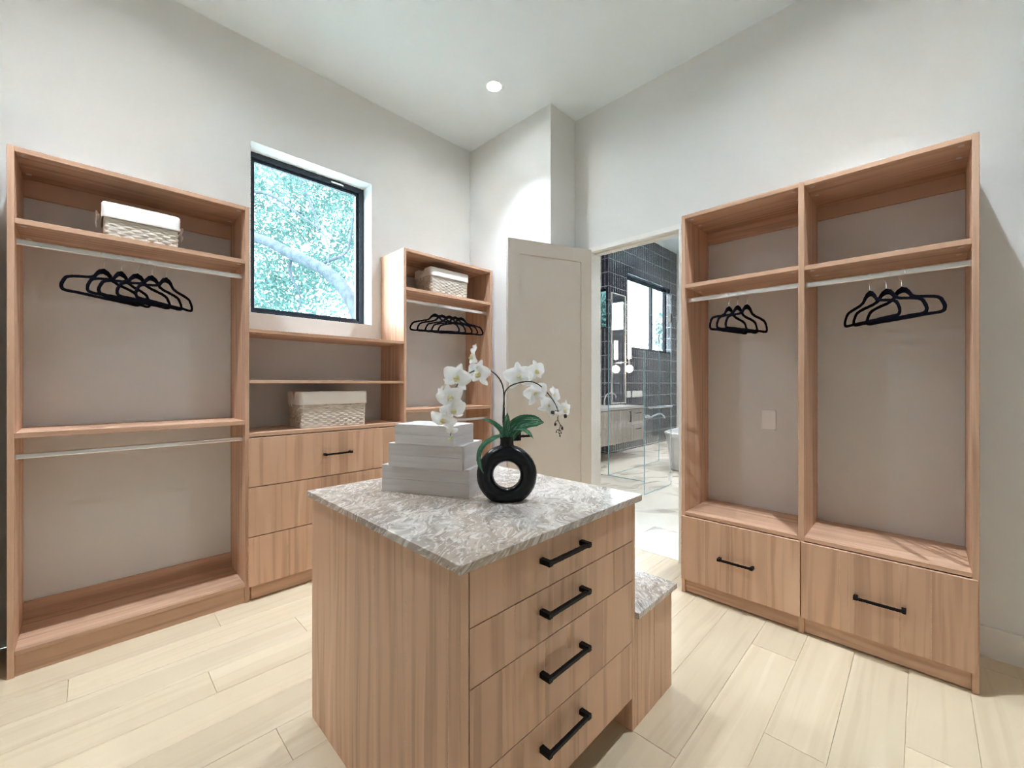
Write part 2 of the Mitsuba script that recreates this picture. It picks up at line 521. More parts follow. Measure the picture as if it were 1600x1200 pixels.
# --- middle unit of three drawers under open shelves
B0, B1 = A1, 1.768
t = thing('drawer_unit', 'low walnut unit of three drawers under open shelves below the window', 'drawer unit')
board('top_panel', t, B0, B1, YA, YBK, 1.669, 1.691, 'x')
board('shelf', t, B0, B1, YA + 0.003, YBK, 1.352, 1.372, 'x')
board('shelf', t, B0, B1, YA, YBK, 1.018, 1.042, 'x')
board('side_panel', t, B1 - 0.019, B1, YA + 0.02, YBK, 0.0, 1.018, 'z')
board('side_panel', t, B0 + 0.0005, B0 + 0.0125, YA + 0.02, YBK, 0.0, 1.018, 'z')
board('toe_kick', t, B0 + 0.013, B1 - 0.02, YA + 0.012, YA + 0.028, 0.004, 0.094, 'x')
cam_caps(t, (B1 - 0.03, B0 + 0.03), (YA + 0.03,), 1.669)
seams = [(0.861, 1.064, 1.341, 1.573), (0.861, 1.110, 1.250, 1.430, 1.62), (0.905, 1.16, 1.40, 1.60)]
for k, (z0, z1) in enumerate(((0.711, 1.012), (0.404, 0.706), (0.097, 0.399))):
    drawer(t, 'x', B0 - 0.007, B1 - 0.002, YA, -1, z0, z1, seams[k], (1.13, 1.323))

# --- right tall tower
C0, C1 = 1.768, 2.730
t = thing('closet_tower', 'tall open walnut closet tower in the corner right of the window', 'closet')
board('side_panel', t, C0, C0 + TH, YA, YBK, 0, 2.445, 'z')
board('side_panel', t, C1 - TH, C1, YA, YBK, 0, 2.445, 'z')
i0, i1 = C0 + TH, C1 - TH
board('top_panel', t, i0, i1, YA, YBK, 2.421, 2.445, 'x')
board('shelf', t, i0, i1, YA, YBK, 2.108, 2.133, 'x')
board('shelf', t, i0, i1, YA, YBK, 1.114, 1.139, 'x')
board('bottom_panel', t, i0, i1, YA, YBK, 0.099, 0.121, 'x')
board('toe_kick', t, i0, i1, YA + 0.012, YA + 0.03, 0, 0.099, 'x')
board('back_rail', t, i0, i1, YBK - 0.018, YBK, 2.327, 2.421, 'x')
board('back_rail', t, i0, i1, YBK - 0.018, YBK, 0.121, 0.211, 'x')
for z in (2.421, 2.108):
    cam_caps(t, (i0 + 0.025, i1 - 0.025), (YA + 0.035, YBK - 0.10), z)
rod(t, 'x', i0, i1, 3.03, 2.036)
rod(t, 'x', i0, i1, 3.015, 1.020, 0.026)

# --- double wardrobe by the bathroom door
XD = 2.7023
XBK = XR - 0.002
for i, (y0, y1, lab, sm, hd) in enumerate((
        (0.453, 1.114, 'narrow open walnut wardrobe over one drawer, beside the bathroom doorway', (0.62, 0.817, 0.96), (0.687, 0.880)),
        (-0.178, 0.453, 'wide open walnut wardrobe over one drawer, at the right end by the bare wall', (0.30, 0.262, 0.077, -0.03), (0.052, 0.243)))):
    t = thing('open_wardrobe', lab, 'wardrobe')
    lo = y0 if i == 0 else y0
    p0 = y0 + (0.026 if i == 0 else TH)
    p1 = y1 - (TH if i == 0 else 0.0)
    board('side_panel', t, XD, XBK, y0, p0, 0, 2.44, 'z')
    if i == 0:
        board('side_panel', t, XD, XBK, p1, y1, 0, 2.44, 'z')
    else:
        board('side_panel', t, XD + 0.03, XBK, y1 - 0.0005, y1, 0.0, 0.5, 'z')
        p1 = y1 - 0.0006
    zs = 1.993 if i == 0 else 1.986
    board('top_panel', t, XD, XBK, p0, p1, 2.416, 2.44, 'y')
    board('shelf', t, XD, XBK, p0, p1, zs - 0.025, zs, 'y')
    board('bench_panel', t, XD, XBK, p0, p1, 0.501, 0.523, 'y')
    board('back_rail', t, XBK - 0.018, XBK, p0, p1, 2.337, 2.416, 'y')
    board('toe_kick', t, XD + 0.012, XD + 0.03, p0, p1, 0.006, 0.09, 'y')
    for z in (2.416, zs - 0.025):
        cam_caps(t, (XD + 0.04, XD + 0.18), (p0 + 0.03, p1 - 0.03), z)
    rod(t, 'y', p0, p1, 2.765, 1.897 if i == 0 else 1.890)
    f0 = y0 + (0.015 if i == 0 else 0.006)
    f1 = y1 - 0.006 if i == 0 else y1 + 0.010
    drawer(t, 'y', f0, f1, XD, -1, 0.093, 0.497, sorted(sm), hd, hz=0.289)

# ------------------------------------------------------------------ island with the low bench
t = thing('island', 'walnut island chest of four drawers with a stone top and a low bench end', 'island')
IX0, IX1, IX2 = 0.6314, 1.494, 1.828
IY0, IY1 = 0.7984, 1.760
ZS = 0.8885
sp = numbered(t + '__side_panel')
edges = [IY0, 0.848, 1.047, 1.238, 1.419, 1.555, IY1]
for e0, e1 in zip(edges[:-1], edges[1:]):
    board('board', sp, IX0, IX0 + 0.026, e0 + (0.0012 if e0 != IY0 else 0), e1 - (0.0012 if e1 != IY1 else 0), 0, ZS, 'z', c=0.0003)
for e in edges[1:-1]:
    put('seam_strip', bx(IX0, IX0 + 0.026, e - 0.0012, e + 0.0012, 0, ZS), 'walnut_light', sp)
board('side_panel', t, IX1 - 0.020, IX1, IY0, IY1, 0, ZS, 'z')
board('back_panel', t, IX0 + 0.026, IX1 - 0.02, IY1 - 0.019, IY1, 0, ZS, 'z')
board('toe_kick', t, IX0 + 0.026, IX1 - 0.02, IY0 + 0.10, IY0 + 0.118, 0, 0.13, 'x')
put('inner_carcass', bx(IX0 + 0.027, IX1 - 0.021, IY0 + 0.022, IY1 - 0.02, 0.131, ZS - 0.002), 'shadow_gap', t)
for k, (z0, z1, hz, sm) in enumerate(((0.741, 0.885, 0.828, (0.775, 0.962, 1.110, 1.204)), (0.588, 0.738, 0.677, (0.82, 0.99, 1.17, 1.33)),
                                     (0.352, 0.585, 0.493, (0.775, 0.95, 1.06, 1.27)), (0.131, 0.349, 0.274, (0.86, 1.03, 1.17, 1.36)))):
    drawer(t, 'x', IX0 + 0.029, IX1 - 0.022, IY0 + 0.019, -1, z0, z1, sm, (0.925, 1.139), hz=hz)
# bench end
be = numbered(t + '__bench_panel')
for e0, e1 in zip([IX1 + 0.0005, 1.66], [1.6594, IX2]):
    board('board', be, e0, e1, IY0, IY0 + 0.02, 0, 0.429, 'z')
board('bench_panel', t, IX2 - 0.02, IX2, IY0 + 0.0205, IY1, 0, 0.429, 'z')
board('bench_panel', t, IX1 + 0.0005, IX2 - 0.0205, IY1 - 0.02, IY1, 0, 0.429, 'z')
board('bench_panel', t, IX1 + 0.0005, IX2 - 0.0205, IY0 + 0.0205, IY1 - 0.0205, 0.405, 0.429, 'y')


def slab(x0, x1, y0, y1, z0, z1, r=0.003):
    s = m3.Manifold.hull(m3.Manifold.compose([m3.Manifold.sphere(r, 16).translate([x, y, z]) for x in (x0 + r, x1 - r) for y in (y0 + r, y1 - r) for z in (z0 + r, z1 - r)]))
    return tri(s)


labels[put('stone_top', slab(0.620, 1.5228, 0.783, 1.7844, ZS, 0.9134), 'granite', t, smooth=35)] = {'label': 'polished taupe and cream flecked stone top'}
labels[put('bench_top', slab(1.500, 1.851, 0.783, 1.7844, 0.4292, 0.4535), 'granite', t, smooth=35)] = {'label': 'polished stone seat of the bench end'}

# ------------------------------------------------------------------ stacked boxes


def wood_case(corner, far, width, z0, z1, label, lid=0.5):
    """A lidded box whose front lower edge runs from corner (nearest) to far; width goes right."""
    t = thing('storage_box', label, 'box', 'whitewashed boxes stacked on the island')
    c, f = np.array(corner), np.array(far)
    L = np.linalg.norm(f - c)
    d = (f - c) / L
    n = np.array([d[1], -d[0]])
    if np.dot(n, RGT[:2]) < 0:
        n = -n
    ctr = (c + f) / 2 + n * width / 2
    zs = z0 + (z1 - z0) * (1 - lid)
    for nm, a, b, inset in (('body', z0, zs - 0.0002, 0.0), ('lid', zs + 0.0002, z1, 0.0)):
        m, uv = grain_box(-L / 2 + inset, L / 2 - inset, -width / 2 + inset, width / 2 - inset, a, b, 'x', 0.0004)
        v = m[0]
        R = np.array([[d[0], -n[0]], [d[1], -n[1]]])
        v2 = v.copy()
        v2[:, :2] = v[:, :2] @ np.array([d, n]) + ctr
        fcs = m[1]
        if d[0] * n[1] - d[1] * n[0] < 0:
            fcs = fcs[:, ::-1]
        put(nm, (v2, fcs), 'whitewash', t, uv=uv)


ZT = 0.9134
wood_case((1.008, 1.222), (0.832, 1.562), 0.235, ZT, 1.0205, 'large whitewashed wooden box at the bottom of the stack on the island')
wood_case((0.980, 1.228), (0.834, 1.513), 0.198, 1.0205, 1.1130, 'medium whitewashed wooden box in the middle of the stack')
wood_case((0.948, 1.242), (0.848, 1.488), 0.160, 1.1130, 1.1890, 'small whitewashed wooden box on top of the stack')

# ------------------------------------------------------------------ ring vase
VX, VY = 1.090, 1.102


def local(a, b, c):
    """Frame at the vase foot: a to the right, b away from the viewpoint, c up."""
    return np.array([VX, VY, ZT]) + RGT * a + FWD * b + np.array([0, 0, c])


def place_local(m):
    v = np.asarray(m.vertices)
    m.vertices = np.array([VX, VY, ZT]) + v[:, :1] * RGT + v[:, 1:2] * FWD + v[:, 2:3] * np.array([0, 0, 1.0])
    m.fix_normals()
    return m


R_MAJ, R_MIN, CZ = 0.0805, 0.0315, 0.0965
n1, n2 = 72, 28
ring = m3.Manifold.revolve(m3.CrossSection([[(R_MAJ + R_MIN * math.cos(2 * PI * k / n2), 0.036 * math.sin(2 * PI * k / n2)) for k in range(n2)]]), n1)
ring = ring.rotate([90, 0, 0]).translate([0, 0, CZ])
neck = m3.Manifold.revolve(m3.CrossSection([[(0, 0.160), (0.056, 0.160), (0.046, 0.178), (0.033, 0.194), (0.0265, 0.205), (0.0245, 0.214), (0.0250, 0.228), (0.0262, 0.236), (0.024, 0.238), (0.019, 0.236), (0.017, 0.22), (0.016, 0.182), (0, 0.180)]]), 48)
neck = neck.scale([1, 0.72, 1])
vz = (ring + neck) - m3.Manifold.cylinder(0.5, 0.0505, 0.0505, 60, True).rotate([90, 0, 0]).translate([0, 0, CZ]) - mbox(-1, 1, -1, 1, -0.5, 0.0)
vm = tri(vz)
k = put('ring_vase', place_local(vm), 'vase_ceramic', smooth=50)
tag(k, 'matte black ring shaped vase with a round hole on the island top', 'vase')

# ------------------------------------------------------------------ orchid
t = thing('orchid', 'white moth orchid with two arching flower sprays standing in the black ring vase', 'flower')
S1 = [(-0.002, 0, 0.19), (-0.006, 0, 0.219), (-0.013, -0.01, 0.316), (-0.01, -0.02, 0.387), (-0.017, -0.03, 0.434), (-0.033, -0.045, 0.462), (-0.055, -0.06, 0.48), (-0.084, -0.075, 0.486), (-0.117, -0.09, 0.479), (-0.149, -0.1, 0.457), (-0.175, -0.11, 0.423), (-0.189, -0.12, 0.379), (-0.195, -0.12, 0.335), (-0.191, -0.12, 0.285), (-0.192, -0.122, 0.255)]
S2 = [(0.003, 0, 0.19), (0.004, 0, 0.219), (-0.009, 0.01, 0.302), (-0.010, 0.02, 0.362), (-0.006, 0.02, 0.405), (0.011, 0.02, 0.425), (0.047, 0.02, 0.439), (0.086, 0.02, 0.444), (0.12, 0.02, 0.432), (0.151, 0.02, 0.403), (0.178, 0.02, 0.367), (0.192, 0.02, 0.338), (0.195, 0.02, 0.318), (0.192, 0.02, 0.299), (0.202, 0.02, 0.28), (0.197, 0.02, 0.26), (0.2, 0.02, 0.243)]
for S, n in ((S1, 70), (S2, 70)):
    p = spline(S, n)
    p = np.array([local(*q) for q in p])
    put('stem', tube(p, np.linspace(0.0034, 0.0013, n), 8), 'stem_green', t, smooth=True)
cl = lathe([(0.0065, -0.004), (0.0075, -0.003), (0.0075, 0.003), (0.0065, 0.004)], 16)
cl.apply_translation(local(-0.0115, 0.002, 0.352))
put('stem_clip', cl, 'clip', t, smooth=40)


def petal_mesh(length, width, curl, tip=0.5, nu=9, nv=7, cup=0.10):
    """A petal in the xz plane from the origin along +z, facing +y (towards the front)."""
    V, Fc, UV = [], [], []
    for i in range(nu):
        s = i / (nu - 1)
        wid = width * 0.5 * (math.sin(PI * min(1.0, s * 0.94 + 0.04) ** tip)) ** 0.62 + 0.0008
        for j in range(nv):
            q = 2 * j / (nv - 1) - 1
            x = wid * q
            z = length * s
            yy = -curl * length * s * s + cup * width * (q * q) * math.sin(PI * s) + 0.03 * length * math.sin(7 * s + 3 * q)
            V.append((x, yy, z))
            UV.append((s, q))
    for i in range(nu - 1):
        for j in range(nv - 1):
            a = i * nv + j
            Fc += [(a, a + 1, a + nv + 1), (a, a + nv + 1, a + nv)]
    return trimesh.Trimesh(np.array(V), np.array(Fc), process=False), np.array(UV)


def lip_mesh(s):
    a = trimesh.creation.icosphere(2, s * 0.13)
    a.apply_scale((1.0, 1.2, 0.9))
    a.apply_translation((0, s * 0.08, 0.02 * s))
    b = trimesh.creation.icosphere(2, s * 0.11)
    b.apply_scale((0.9, 1.5, 0.8))
    b.apply_translation((0, s * 0.16, -0.13 * s))
    c = [trimesh.creation.icosphere(1, s * 0.10) for _ in range(2)]
    for q, sg in zip(c, (-1, 1)):
        q.apply_scale((0.45, 0.9, 1.0))
        q.apply_translation((sg * 0.13 * s, s * 0.12, -0.06 * s))
    return cat(a, b, *c)


def flower(pos, yaw, pitch, roll, s, open_=1.0):
    """yaw: direction the flower faces, degrees to the right of 'towards the viewpoint'."""
    base = local(*pos)
    s = s * 1.08
    face = -FWD * math.cos(math.radians(yaw)) + RGT * math.sin(math.radians(yaw))
    side = np.cross(face, [0, 0, 1.0])
    side /= np.linalg.norm(side)
    up = np.array([0, 0, 1.0])
    cp, sp_ = math.cos(math.radians(pitch)), math.sin(math.radians(pitch))
    f2 = face * cp + up * sp_
    u2 = up * cp - face * sp_
    M = np.column_stack([side, f2, u2])
    cr, sr = math.cos(math.radians(roll)), math.sin(math.radians(roll))
    M = M @ np.array([[cr, 0, sr], [0, 1, 0], [-sr, 0, cr]])

    def out(m):
        m = m.copy()
        m.vertices = np.asarray(m.vertices) @ M.T + base
        return m
    key = put('flower', out(lip_mesh(s * 0.66)), 'lip', t, smooth=True)
    for ang, L, W, nm, curl in ((0, 0.50, 0.30, 'sepal', 0.10), (132, 0.50, 0.29, 'sepal', 0.14), (-132, 0.50, 0.29, 'sepal', 0.14), (70, 0.56, 0.56, 'petal', 0.05), (-70, 0.56, 0.56, 'petal', 0.05)):
        m, uv = petal_mesh(L * s, W * s * open_, curl + 0.5 * (1 - open_) * -1, 0.62 if nm == 'petal' else 0.72, cup=0.12)
        a = math.radians(ang)
        R = np.array([[math.cos(a), 0, math.sin(a)], [0, 1, 0], [-math.sin(a), 0, math.cos(a)]])
        m.vertices = np.asarray(m.vertices) @ R.T + (np.array([0, 0.004 if nm == 'petal' else 0.0, 0]))
        put(nm, out(m), 'petal', key, smooth=True, uv=uv)


for f in (((-0.114, -0.085, 0.532), -75, 5, 15, 0.088), ((-0.094, -0.098, 0.470), -38, -5, -12, 0.092), ((-0.170, -0.108, 0.456), -12, -10, -18, 0.094), ((-0.205, -0.095, 0.430), -70, -8, 10, 0.070),
          ((-0.191, -0.125, 0.388), -8, -12, 14, 0.086), ((-0.222, -0.105, 0.398), -60, -10, -15, 0.060), ((-0.182, -0.130, 0.344), 22, -16, 12, 0.080), ((-0.214, -0.130, 0.312), -14, -28, -20, 0.082), ((-0.186, -0.13, 0.277), 10, -30, 0, 0.036),
          ((0.046, 0.035, 0.462), 176, -5, -8, 0.105), ((0.108, 0.010, 0.482), 42, 0, 10, 0.080), ((0.109, 0.030, 0.398), 150, 0, -20, 0.092), ((0.160, 0.032, 0.350), 158, -15, 25, 0.080), ((0.180, 0.030, 0.392), 110, 10, 10, 0.070), ((0.214, 0.012, 0.338), 52, -12, -16, 0.070)):
    flower(*f)


def bud(pos, r, mat):
    m = trimesh.creation.icosphere(2, r)
    m.apply_scale((0.85, 0.85, 1.15))
    m.apply_translation(local(*pos))
    put('bud', m, mat, t, smooth=True)


for p, r, q in (((0.173, 0.02, 0.325), 0.0085, (0.193, 0.02, 0.330)), ((0.221, 0.02, 0.313), 0.0075, (0.193, 0.02, 0.322)), ((0.183, 0.02, 0.282), 0.0055, (0.193, 0.02, 0.297)), ((0.209, 0.02, 0.267), 0.0055, (0.2, 0.02, 0.278)), ((0.187, 0.02, 0.253), 0.003, (0.197, 0.02, 0.258)), ((0.205, 0.02, 0.250), 0.003, (0.198, 0.02, 0.256)), ((0.2, 0.02, 0.238), 0.0035, (0.2, 0.02, 0.246))):
    bud(p, r, 'bud')
    a, b = local(*q), local(*p)
    mid = (a + b) / 2 + np.array([0, 0, 0.006])
    put('bud_stalk', tube(spline([a, mid, b], 8), 0.0011, 6), 'stem_green', t, smooth=True)
for p, r in (((-0.201, -0.125, 0.277), 0.005), ((-0.188, -0.12, 0.249), 0.005), ((-0.198, -0.12, 0.243), 0.0045)):
    bud(p, r, 'bud_light')


def strap_leaf(pts, width, normal_hint, n=18, m=7, fold=0.18, label=None):
    P = spline(pts, n)
    P = np.array([local(*q) for q in P])
    tg = np.gradient(P, axis=0)
    tg /= np.linalg.norm(tg, axis=1, keepdims=True)
    h = RGT * normal_hint[0] + FWD * normal_hint[1] + np.array([0, 0, 1.0]) * normal_hint[2]
    V, Fc, UV = [], [], []
    for i in range(n):
        s = i / (n - 1)
        sd = np.cross(tg[i], h)
        sd /= np.linalg.norm(sd)
        nn = np.cross(sd, tg[i])
        wd = width * 0.5 * (0.22 + 0.78 * math.sin(PI * min(1, 0.12 + s * 0.85)) ** 0.8) * (1 if s < 0.97 else 0.35)
        if s > 0.8:
            wd *= max(0.06, 1 - ((s - 0.8) / 0.2) ** 2.2)
        for j in range(m):
            q = 2 * j / (m - 1) - 1
            V.append(P[i] + sd * wd * q + nn * fold * wd * abs(q))
            UV.append((s * 2, q))
    for i in range(n - 1):
        for j in range(m - 1):
            a = i * m + j
            Fc += [(a, a + 1, a + m + 1), (a, a + m + 1, a + m)]
    put('leaf', (np.array(V), np.array(Fc)), 'leaf_green', t, smooth=True, uv=np.array(UV))


strap_leaf([(0.004, 0, 0.22), (0.016, -0.004, 0.253), (0.046, -0.01, 0.284), (0.084, -0.02, 0.296), (0.138, -0.02, 0.292)], 0.062, (0.0, -0.85, 0.5))
strap_leaf([(-0.003, 0, 0.215), (-0.002, -0.02, 0.27), (0.003, -0.03, 0.330)], 0.028, (0.3, -1, 0.1))
strap_leaf([(-0.006, 0, 0.22), (-0.013, 0, 0.243), (-0.03, 0.02, 0.27), (-0.055, 0.03, 0.288), (-0.097, 0.04, 0.3)], 0.022, (0.1, -0.7, 0.7))
strap_leaf([(-0.006, 0, 0.222), (-0.018, -0.02, 0.242), (-0.051, -0.055, 0.236), (-0.084, -0.078, 0.214), (-0.097, -0.085, 0.181), (-0.092, -0.09, 0.146), (-0.079, -0.09, 0.118)], 0.024, (-0.5, -0.8, 0.4))
strap_leaf([(0.006, -0.004, 0.222), (0.018, -0.004, 0.250), (0.046, -0.03, 0.270), (0.074, -0.05, 0.261), (0.096, -0.06, 0.238)], 0.026, (0.2, -0.5, 0.8))

# ------------------------------------------------------------------ hangers
HL = 0.218


def hanger_meshes(L=HL):
    half = [(0.0, -0.016), (0.016, -0.018), (0.034, -0.030), (0.050, -0.050), (0.072, -0.062), (0.120, -0.072), (0.165, -0.082), (0.192, -0.094), (L - 0.012, -0.114), (L - 0.004, -0.136), (L - 0.008, -0.150), (L - 0.020, -0.155)]
    pts = half + [(L * q, -0.155) for q in (0.75, 0.4, 0.0, -0.4, -0.75)] + [(-x, y) for x, y in half[:0:-1]]
    loop = Polygon(spline(np.array(pts + [pts[0]]), 150)[:-1]).buffer(0)
    ring = loop.buffer(0.0065).difference(loop.buffer(-0.0065))
    crest = Polygon([(0, 0.0), (0.006, -0.004), (0.024, -0.010), (0.042, -0.028), (0.056, -0.052), (0.066, -0.064), (0.050, -0.062), (0.036, -0.046), (0.020, -0.034), (0, -0.030),
                     (-0.020, -0.034), (-0.036, -0.046), (-0.050, -0.062), (-0.066, -0.064), (-0.056, -0.052), (-0.042, -0.028), (-0.024, -0.010), (-0.006, -0.004)])
    shp = ring.union(crest).simplify(0.0006)
    body = trimesh.creation.extrude_polygon(shp, 0.006, engine='earcut')
    v = np.asarray(body.vertices)
    body.vertices = np.column_stack([v[:, 0], v[:, 2] - 0.003, v[:, 1]])
    body.fix_normals()
    # hook: up from the crest, then over the rod, in the hanger's plane
    hk = [(0, 0, -0.006), (0, 0, 0.020), (0.003, 0, 0.030), (0.013, 0, 0.040), (0.0195, 0, 0.052), (0.0205, 0, 0.066), (0.015, 0, 0.079), (0.003, 0, 0.0855), (-0.010, 0, 0.083), (-0.018, 0, 0.073), (-0.0195, 0, 0.060)]
    return body, tube(spline(hk, 26), 0.0022, 7)


hb, hh = hanger_meshes()
hbd, hhd = mikit.ply(hb, 'velvet', smooth=40), mikit.ply(hh, 'chrome', smooth=True)


def hanger(x, y, z, deg, label, group):
    t = thing('clothes_hanger', label, 'hanger', group)
    tw = T().translate([float(x), float(y), float(z)]).rotate([0, 0, 1], float(deg))
    scene[t + '__velvet_frame'] = {**hbd, 'to_world': tw}
    scene[t + '__hook'] = {**hhd, 'to_world': tw}
    labels[t + '__hook'] = {'label': 'thin chrome hook'}


order5 = ['leftmost', 'second from left', 'middle', 'fourth from left', 'rightmost']
for i, (x, d) in enumerate(((0.05, 47), (0.116, 54), (0.180, 45), (0.240, 47), (0.301, 50))):
    hanger(x, 3.030, 1.9485, d, f'black velvet hanger, {order5[i]} of five on the upper rod of the left tower', 'hangers in the left tower')
for i, (x, d) in enumerate(((2.117, -24), (2.188, -24), (2.268, -22), (2.335, -22), (2.402, -21))):
    hanger(x, 3.030, 1.9665, d, f'black velvet hanger, {order5[i]} of five in the corner tower right of the window', 'hangers in the corner tower')
order3 = ['left', 'middle', 'right']
for i, (y, d) in enumerate(((0.846, -11), (0.797, -14), (0.746, -15))):
    hanger(2.765, y, 1.8275, d, f'black velvet hanger, {order3[i]} one of three in the narrow wardrobe by the doorway', 'hangers in the narrow wardrobe')
for i, (y, d) in enumerate(((0.188, 33), (0.125, 41), (0.069, 41))):
    hanger(2.765, y, 1.8205, d, f'black velvet hanger, {order3[i]} one of three in the wide wardrobe at the right', 'hangers in the wide wardrobe')

# ------------------------------------------------------------------ baskets


def rounded_loop(w, d, r, n=10):
    pts = []
    for cx, cy, a0 in ((w / 2 - r, d / 2 - r, 0), (-w / 2 + r, d / 2 - r, 90), (-w / 2 + r, -d / 2 + r, 180), (w / 2 - r, -d / 2 + r, 270)):
        for k in range(n + 1):
            a = math.radians(a0 + 90 * k / n)
            pts.append((cx + r * math.cos(a), cy + r * math.sin(a)))
    P = np.array(pts)
    P = np.vstack([P, P[:1]])
    s = np.concatenate([[0], np.cumsum(np.linalg.norm(np.diff(P, axis=0), axis=1))])
    return P, s


def loop_at(w, d, r, q):
    P, s = rounded_loop(w, d, r)
    u = np.asarray(q) * s[-1]
    x = np.interp(u, s, P[:, 0])
    y = np.interp(u, s, P[:, 1])
    return x, y, s[-1]


def loft(rings):
    n, m = len(rings), len(rings[0])
    V = np.vstack(rings)
    i, j = np.meshgrid(np.arange(n - 1), np.arange(m), indexing='ij')
    a, b = i * m + j, i * m + (j + 1) % m
    return V, np.stack([a, b, b + m, a + m], -1).reshape(-1, 4)


def basket(x0, x1, y0, y1, z0, z1, band, label, ties=(-1, 1), seed=0):
    t = thing('basket', label, 'basket', 'lined wicker baskets')
    w_, d_, h = x1 - x0, y1 - y0, z1 - z0 - 0.012
    cx, cy = (x0 + x1) / 2, (y0 + y1) / 2
    per = 2 * (w_ + d_)
    ns = int(per / 0.031) // 2 * 2
    M = ns * 8
    q = np.arange(M) / M
    rings = []
    rows = max(6, int(h / 0.0135))
    for r in range(rows):
        for e in (0.0, 0.25, 0.5, 0.75, 0.97):
            zz = (r + e) / rows
            k = 1 + 0.03 * (zz - 1)
            x, y, P = loop_at(w_ * k, d_ * k, 0.018, q)
            xo, yo, _ = loop_at(w_ * k + 0.02, d_ * k + 0.02, 0.028, q)
            nx, ny = xo - x, yo - y
            ln = np.hypot(nx, ny)
            ph = PI * q * ns + PI * r
            a = 0.0046 * (0.35 + 0.65 * np.sin(ph)) * math.sin(PI * min(1, e + 0.02)) ** 0.6 - 0.002
            rings.append(np.column_stack([cx + x + nx / ln * a, cy + y + ny / ln * a, np.full(M, z0 + zz * h)]))
    x, y, P = loop_at(w_ - 0.012, d_ - 0.012, 0.014, q)
    rings.append(np.column_stack([cx + x, cy + y, np.full(M, z0 + h)]))
    rings.append(np.column_stack([cx + x, cy + y, np.full(M, z0 + 0.006)]))
    V, Fc = loft(rings)
    uv = np.column_stack([np.tile(q * P * 1.0, len(rings)), V[:, 2]])
    put('wicker_body', (V, Fc), 'wicker', t, smooth=True, uv=uv)
    put('base', bx(x0 + 0.012, x1 - 0.012, y0 + 0.012, y1 - 0.012, z0, z0 + 0.006), 'wicker', t, uv=np.zeros((8, 2)))
    # liner
    M = 260
    q = np.arange(M) / M
    prof = [(0.0045, -band), (0.0065, -band + 0.001), (0.0068, -band + 0.012), (0.006, -band * 0.6), (0.0065, -0.025), (0.006, -0.006), (0.001, 0.0), (-0.006, -0.004), (-0.010, -0.03), (-0.012, -h * 0.8)]
    rings = []
    for k, (o, dz) in enumerate(prof):
        x, y, P = loop_at(w_ + 2 * o, d_ + 2 * o, 0.02 + max(o, 0), q)
        xs, ys, _ = loop_at(w_, d_, 0.02, q)
        wr = (meshkit.fbm(np.column_stack([q * 26, np.full(M, dz * 40), np.full(M, seed)]), 3, seed) - 0.5)
        nx, ny = x - 0, y - 0
        zz = np.full(M, z1 + dz)
        side = (np.abs(np.abs(xs) - w_ / 2) < 0.004) & (np.abs(ys) < 0.045)
        notch = np.where(side, np.clip(1 - (np.abs(ys) / 0.04) ** 2, 0, 1), 0)
        if k >= 4:
            zz = zz - notch * 0.045 * (1 if k <= 8 else 0)
        zz = zz + (0.004 * wr if 1 <= k <= 6 else 0.0005 * wr)
        sc = 1 + 0.004 * wr * (1 if 1 < k < 6 else 0)
        rings.append(np.column_stack([cx + x * sc, cy + y * (1 + 0.01 * wr * (1 if 1 < k < 6 else 0)), zz]))
    k = put('cloth_liner', loft(rings), 'liner_cloth', t, smooth=True)
    labels[k] = {'label': 'white cloth liner folded over the rim'}
    for sg in ties:
        xx = cx + sg * (w_ / 2 + 0.010)
        zz = z1 - 0.052
        loops = []
        for dy, l, dzz in ((-1, 0.040, 0.010), (1, 0.040, 0.008)):
            loops.append(tube(spline([(xx, cy, zz), (xx + sg * 0.012, cy + dy * l * 0.5, zz + dzz + 0.008), (xx + sg * 0.014, cy + dy * l, zz + dzz), (xx + sg * 0.012, cy + dy * l * 0.5, zz - 0.006), (xx, cy, zz)], 22), 0.0034, 6))
        for dy, l in ((-1, 0.03), (1, 0.022)):
            loops.append(tube(spline([(xx, cy, zz), (xx + sg * 0.014, cy + dy * l * 0.5, zz - 0.022), (xx + sg * 0.012, cy + dy * l, zz - 0.055)], 14), 0.0034, 6))
        k = put('tie_bow', cat(*loops), 'liner_cloth', t, smooth=True)


basket(0.046, 0.353, 2.985, 3.22, 2.1125, 2.288, 0.080, 'white lined wicker basket on the top shelf of the left tower', seed=1)
basket(1.003, 1.474, 3.005, 3.262, 1.0425, 1.296, 0.092, 'largest lined wicker basket, on the open shelf above the drawers', seed=2)
basket(2.058, 2.469, 3.005, 3.262, 2.1335, 2.362, 0.075, 'white lined wicker basket on the top shelf of the corner tower', seed=3)

# ------------------------------------------------------------------ wall plate inside the narrow wardrobe
t = thing('wall_plate', 'blank white wall plate on the wall inside the narrow wardrobe', 'wall plate')
put('plate', tri(m3.Manifold.hull(mbox(XR - 0.004, XR, 0.671, 0.755, 1.048, 1.177) + mbox(XR - 0.007, XR, 0.674, 0.752, 1.051, 1.174))), 'plate_plastic', t)
put('insert', tri(mbox(XR - 0.009, XR - 0.0065, 0.697, 0.729, 1.080, 1.146)), 'plate_plastic', t)

# ------------------------------------------------------------------ bathroom door
d1 = 'door_1'
labels[d1] = {'label': 'tall greige single panel door standing open against the wall corner', 'kind': 'structure'}
DW, DT, DZ = 0.80, 0.038, 2.533
hinge = np.array([3.113, 2.082])
free = np.array([2.3735, 2.379])
ud = (free - hinge) / np.linalg.norm(free - hinge)
nd = np.array([ud[1], -ud[0]])
if np.dot(nd, -FWD[:2]) < 0:
    nd = -nd        # front face looks to the viewpoint


